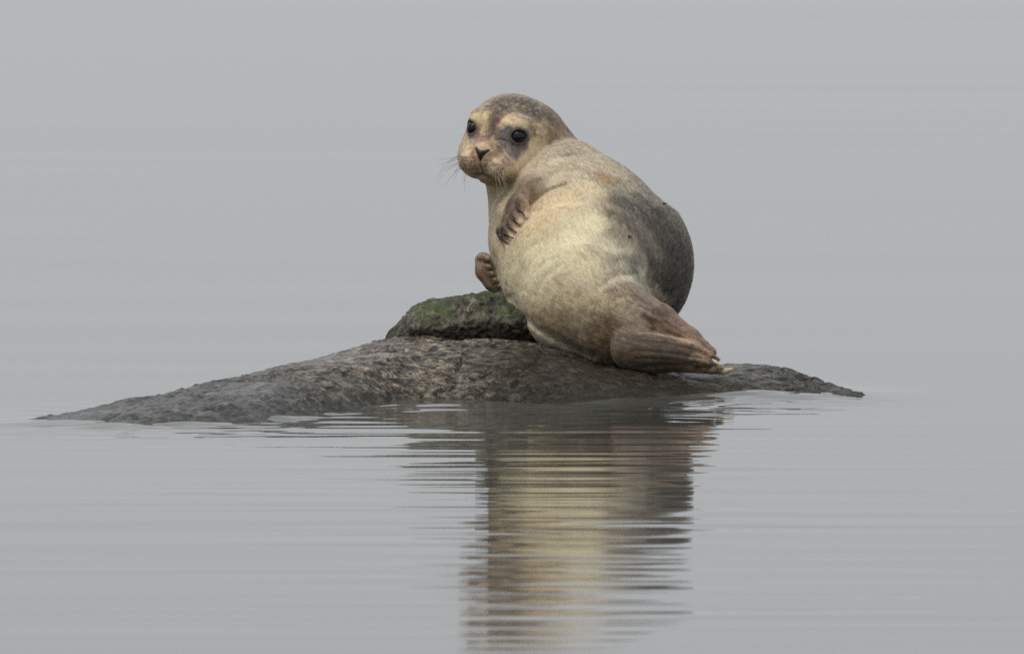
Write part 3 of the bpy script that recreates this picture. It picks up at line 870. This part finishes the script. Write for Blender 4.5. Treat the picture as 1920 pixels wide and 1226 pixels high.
def plain(name, col, rough, **kw):
    M = NT(name)
    tcx = M.n('ShaderNodeTexCoord').outputs['Object']
    nn = M.noise(tcx, 90, 3, .6)
    M.l(M.mix(1.0, col, M.ramp(nn, [(.3, .75), (.7, 1.25)]), 'MULTIPLY'), M.b.inputs['Base Color'])
    M.b.inputs['Roughness'].default_value = rough
    for k, v in kw.items(): M.b.inputs[k].default_value = v
    return M.m
MAT_EYE = plain('wet_eye', (.006, .006, .007), .08, IOR=1.336)
MAT_NOSE = plain('nose_skin', (.012, .011, .012), .38)
MAT_CLAW = plain('claw_horn', (.030, .028, .028), .35)
MAT_WHISKER = plain('whisker_hair', (.16, .14, .11), .5)
MAT_WHISKER_PALE = plain('brow_hair', (.62, .55, .42), .5)
def seal_part(name, pts, faces, mat):
    return link(name, mesh_from(name, to_world(np.array(pts)) - seal_o, faces), seal, [mat])

def uvsphere(c, axes, n=28, m=16):
    vs, fs = [], []
    for j in range(m + 1):
        t = math.pi * j / m
        for i in range(n):
            a = 2 * math.pi * i / n
            vs.append(np.array(c) + axes[0] * math.sin(t) * math.cos(a) + axes[1] * math.sin(t) * math.sin(a) + axes[2] * math.cos(t))
    for j in range(m):
        for i in range(n):
            i2 = (i + 1) % n
            fs.append([j * n + i, (j + 1) * n + i, (j + 1) * n + i2, j * n + i2])
    return vs, fs
for c, n in EYES:
    cc = c + n * 2.0
    vs, fs = uvsphere(head_pt(*cc), (Rv * 15.5, Uv * 15.5, Fv * 15.5))
    seal_part('eye', vs, fs, MAT_EYE)
# nose: a V-shaped pad, wide at the top
def head_surf(r, u, f0=150.0):
    f = np.arange(f0, 40, -.5)
    p = np.array([head_pt(r, u, x) for x in f]).astype(np.float32)
    d = sdf_head(p)
    return f[np.argmax(d < 0)]
out = [(r_ * 1.12, u_ * 1.1 + 3) for r_, u_ in [(-13, 2), (-7, 0), (0, -2), (7, 0), (13, 2), (14, -1), (9, -7), (5, -13), (2, -19), (0, -21), (-2, -19), (-5, -13), (-9, -7), (-14, -1)]]
vs, fs = [], []
cen = (0, -3)
rings = [(1.0, -2.0), (1.0, .6), (.75, 2.2), (.4, 2.8)]
for sc_, lift in rings:
    for (r, u) in out:
        r2, u2 = cen[0] + (r - cen[0]) * sc_, cen[1] + (u - cen[1]) * sc_
        vs.append(head_pt(r2, u2, head_surf(r2, u2) + lift))
vs.append(head_pt(cen[0], cen[1], head_surf(*cen) + 3.0))
N = len(out)
for j in range(len(rings) - 1):
    for i in range(N):
        i2 = (i + 1) % N
        fs.append([j * N + i, (j + 1) * N + i, (j + 1) * N + i2, j * N + i2])
for i in range(N): fs.append([(len(rings) - 1) * N + i, len(vs) - 1, (len(rings) - 1) * N + (i + 1) % N])
seal_part('nose', vs, fs, MAT_NOSE)
# claws: dark, curved, lying along the side of each toe
def claw(path, r):
    vs, fs = tube(path, r, r * .25, 7)
    seal_part('claw', vs, fs, MAT_CLAW)
for path in ([(971, 383), (975, 391), (981, 397), (985, 404)], [(958, 402), (963, 410), (969, 415), (975, 419)], [(950, 418), (957, 425), (964, 430), (969, 433)],
             [(944, 430), (951, 438), (957, 442), (963, 443)], [(936, 436), (940, 445), (947, 451), (955, 455)]):
    claw([surf(x, y) + np.array([0, 0, -1.0]) for x, y in path], 2.6)
for path in ([(905, 489), (912, 491), (919, 490)], [(910, 503), (917, 505), (925, 504)], [(915, 515), (921, 518), (929, 517)], [(921, 528), (928, 531), (936, 529)]):
    claw([surf(x, y) + np.array([0, 0, -.6]) for x, y in path], 1.8)
# whiskers
rw = random.Random(4)
def whisker(p0, p1, sag, r, mat):
    p0, p1 = np.array(p0, float), np.array(p1, float)
    pts = []
    for k in range(8):
        t = k / 7
        pts.append(p0 + (p1 - p0) * t + np.array([0, sag * t * t, 0]))
    vs, fs = tube(pts, r, r * .35, 5)
    seal_part('whisker', vs, fs, mat)
for k in range(16):
    row, c = k % 5, k // 5
    r, u = -(24 + c * 7), -18 - row * 5
    p0 = head_pt(r, u, head_surf(r, u) - 1)
    tip = (rw.uniform(806, 850) + row * 6, 290 + row * 9 + rw.uniform(-6, 8), p0[2] - rw.uniform(-20, 25))
    whisker(p0, tip, rw.uniform(6, 34), .42, MAT_WHISKER)
for k in range(9):
    row, c = k % 3 + 2, k // 3 + 1
    r, u = 24 + c * 7, -20 - row * 5
    p0 = head_pt(r, u, head_surf(r, u) - 1)
    p1 = p0 + np.array([rw.uniform(4, 26), rw.uniform(26, 52), rw.uniform(-22, -6)])
    whisker(p0, p1, rw.uniform(2, 8), .14, MAT_WHISKER_PALE)
for (r, u, dx, dy) in ((-33, 52, -5, -18), (-30, 53, -3, -19), (-27, 51, -8, -14), (32, 53, 16, -27), (36, 52, 20, -22), (30, 55, 10, -24)):
    p0 = head_pt(r, u, head_surf(r, u) - 1)
    whisker(p0, p0 + np.array([dx, dy, -10]), 1, .3, MAT_WHISKER_PALE)

# ------------------------------------------------------------------ small things
MAT_STRAW = plain('dry_straw', (.42, .37, .27), .7)
def ray_down(ob_list, x, y):
    dg = bpy.context.evaluated_depsgraph_get()
    hit, loc, nrm_, *_ = SC.ray_cast(dg, (x, y, 2.0), (0, 0, -1))
    return loc, nrm_
bpy.context.view_layer.update()
cam_dir = Vector((0, CP, -SP))
def on_stone(px, py):
    """first point of the stone along the view axis through a modelling-frame point"""
    dg = bpy.context.evaluated_depsgraph_get()
    o = Vector(to_world(np.array([px, py, -900.0])))
    hit, loc, nrm_, *_ = SC.ray_cast(dg, o, cam_dir)
    return loc + nrm_ * .0015
pts = [on_stone(*q) for q in ((878, 589), (876, 580), (879, 573), (884, 568), (890, 562))]
o0 = pts[0].copy()
vs, fs = tube([p - o0 for p in pts], .0016, .0010, 6)
straw = link('straw', mesh_from('straw', vs, fs), None, [MAT_STRAW]); straw.location = o0
tag(straw, 'thin pale bent straw lying on the mossy stone', 'straw')

MAT_FLY = plain('fly_body', (.012, .012, .013), .35)
MAT_WING = plain('fly_wing', (.10, .10, .11), .25)
def fly(px, py, rz, label):
    p = Vector(to_world(surf(px, py)))
    root = bpy.data.objects.new('fly', None); COL.objects.link(root); root.location = p + Vector((0, -.001, .003)); root.rotation_euler = (0, 0, rz)
    root.empty_display_size = .01
    for nm, c, ax in (('thorax', (0, 0, 0), (.0026, .0020, .0020)), ('head', (.0035, 0, .0002), (.0013, .0015, .0014)), ('abdomen', (-.0042, 0, -.0002), (.0036, .0021, .0019))):
        v, f = uvsphere(c, [np.array([ax[0], 0, 0]), np.array([0, ax[1], 0]), np.array([0, 0, ax[2]])], 10, 7)
        link(nm, mesh_from(nm, v, f), root, [MAT_FLY])
    for sgn in (-1, 1):
        v = [(0, sgn * .0008, .0018), (-.004, sgn * .0038, .0024), (-.0085, sgn * .0030, .0022), (-.0080, sgn * .0010, .0021), (-.004, sgn * .0020, .0030)]
        link('wing', mesh_from('wing', v, [[0, 1, 4], [1, 2, 4], [2, 3, 4], [3, 0, 4]], False), root, [MAT_WING])
        for k in (-1, 0, 1):
            v, f = tube([(k * .0012, sgn * .0012, -.0008), (k * .0030, sgn * .0034, .0004), (k * .0040, sgn * .0046, -.0032)], .00030, .00018, 5)
            link('leg', mesh_from('leg', v, f), root, [MAT_FLY])
    tag(root, label, 'fly')
fly(1252, 380, .5, 'tiny dark fly on the grey ridge of the seal back')
fly(1183, 443, 2.2, 'tiny dark fly on the seal flank where grey meets cream')
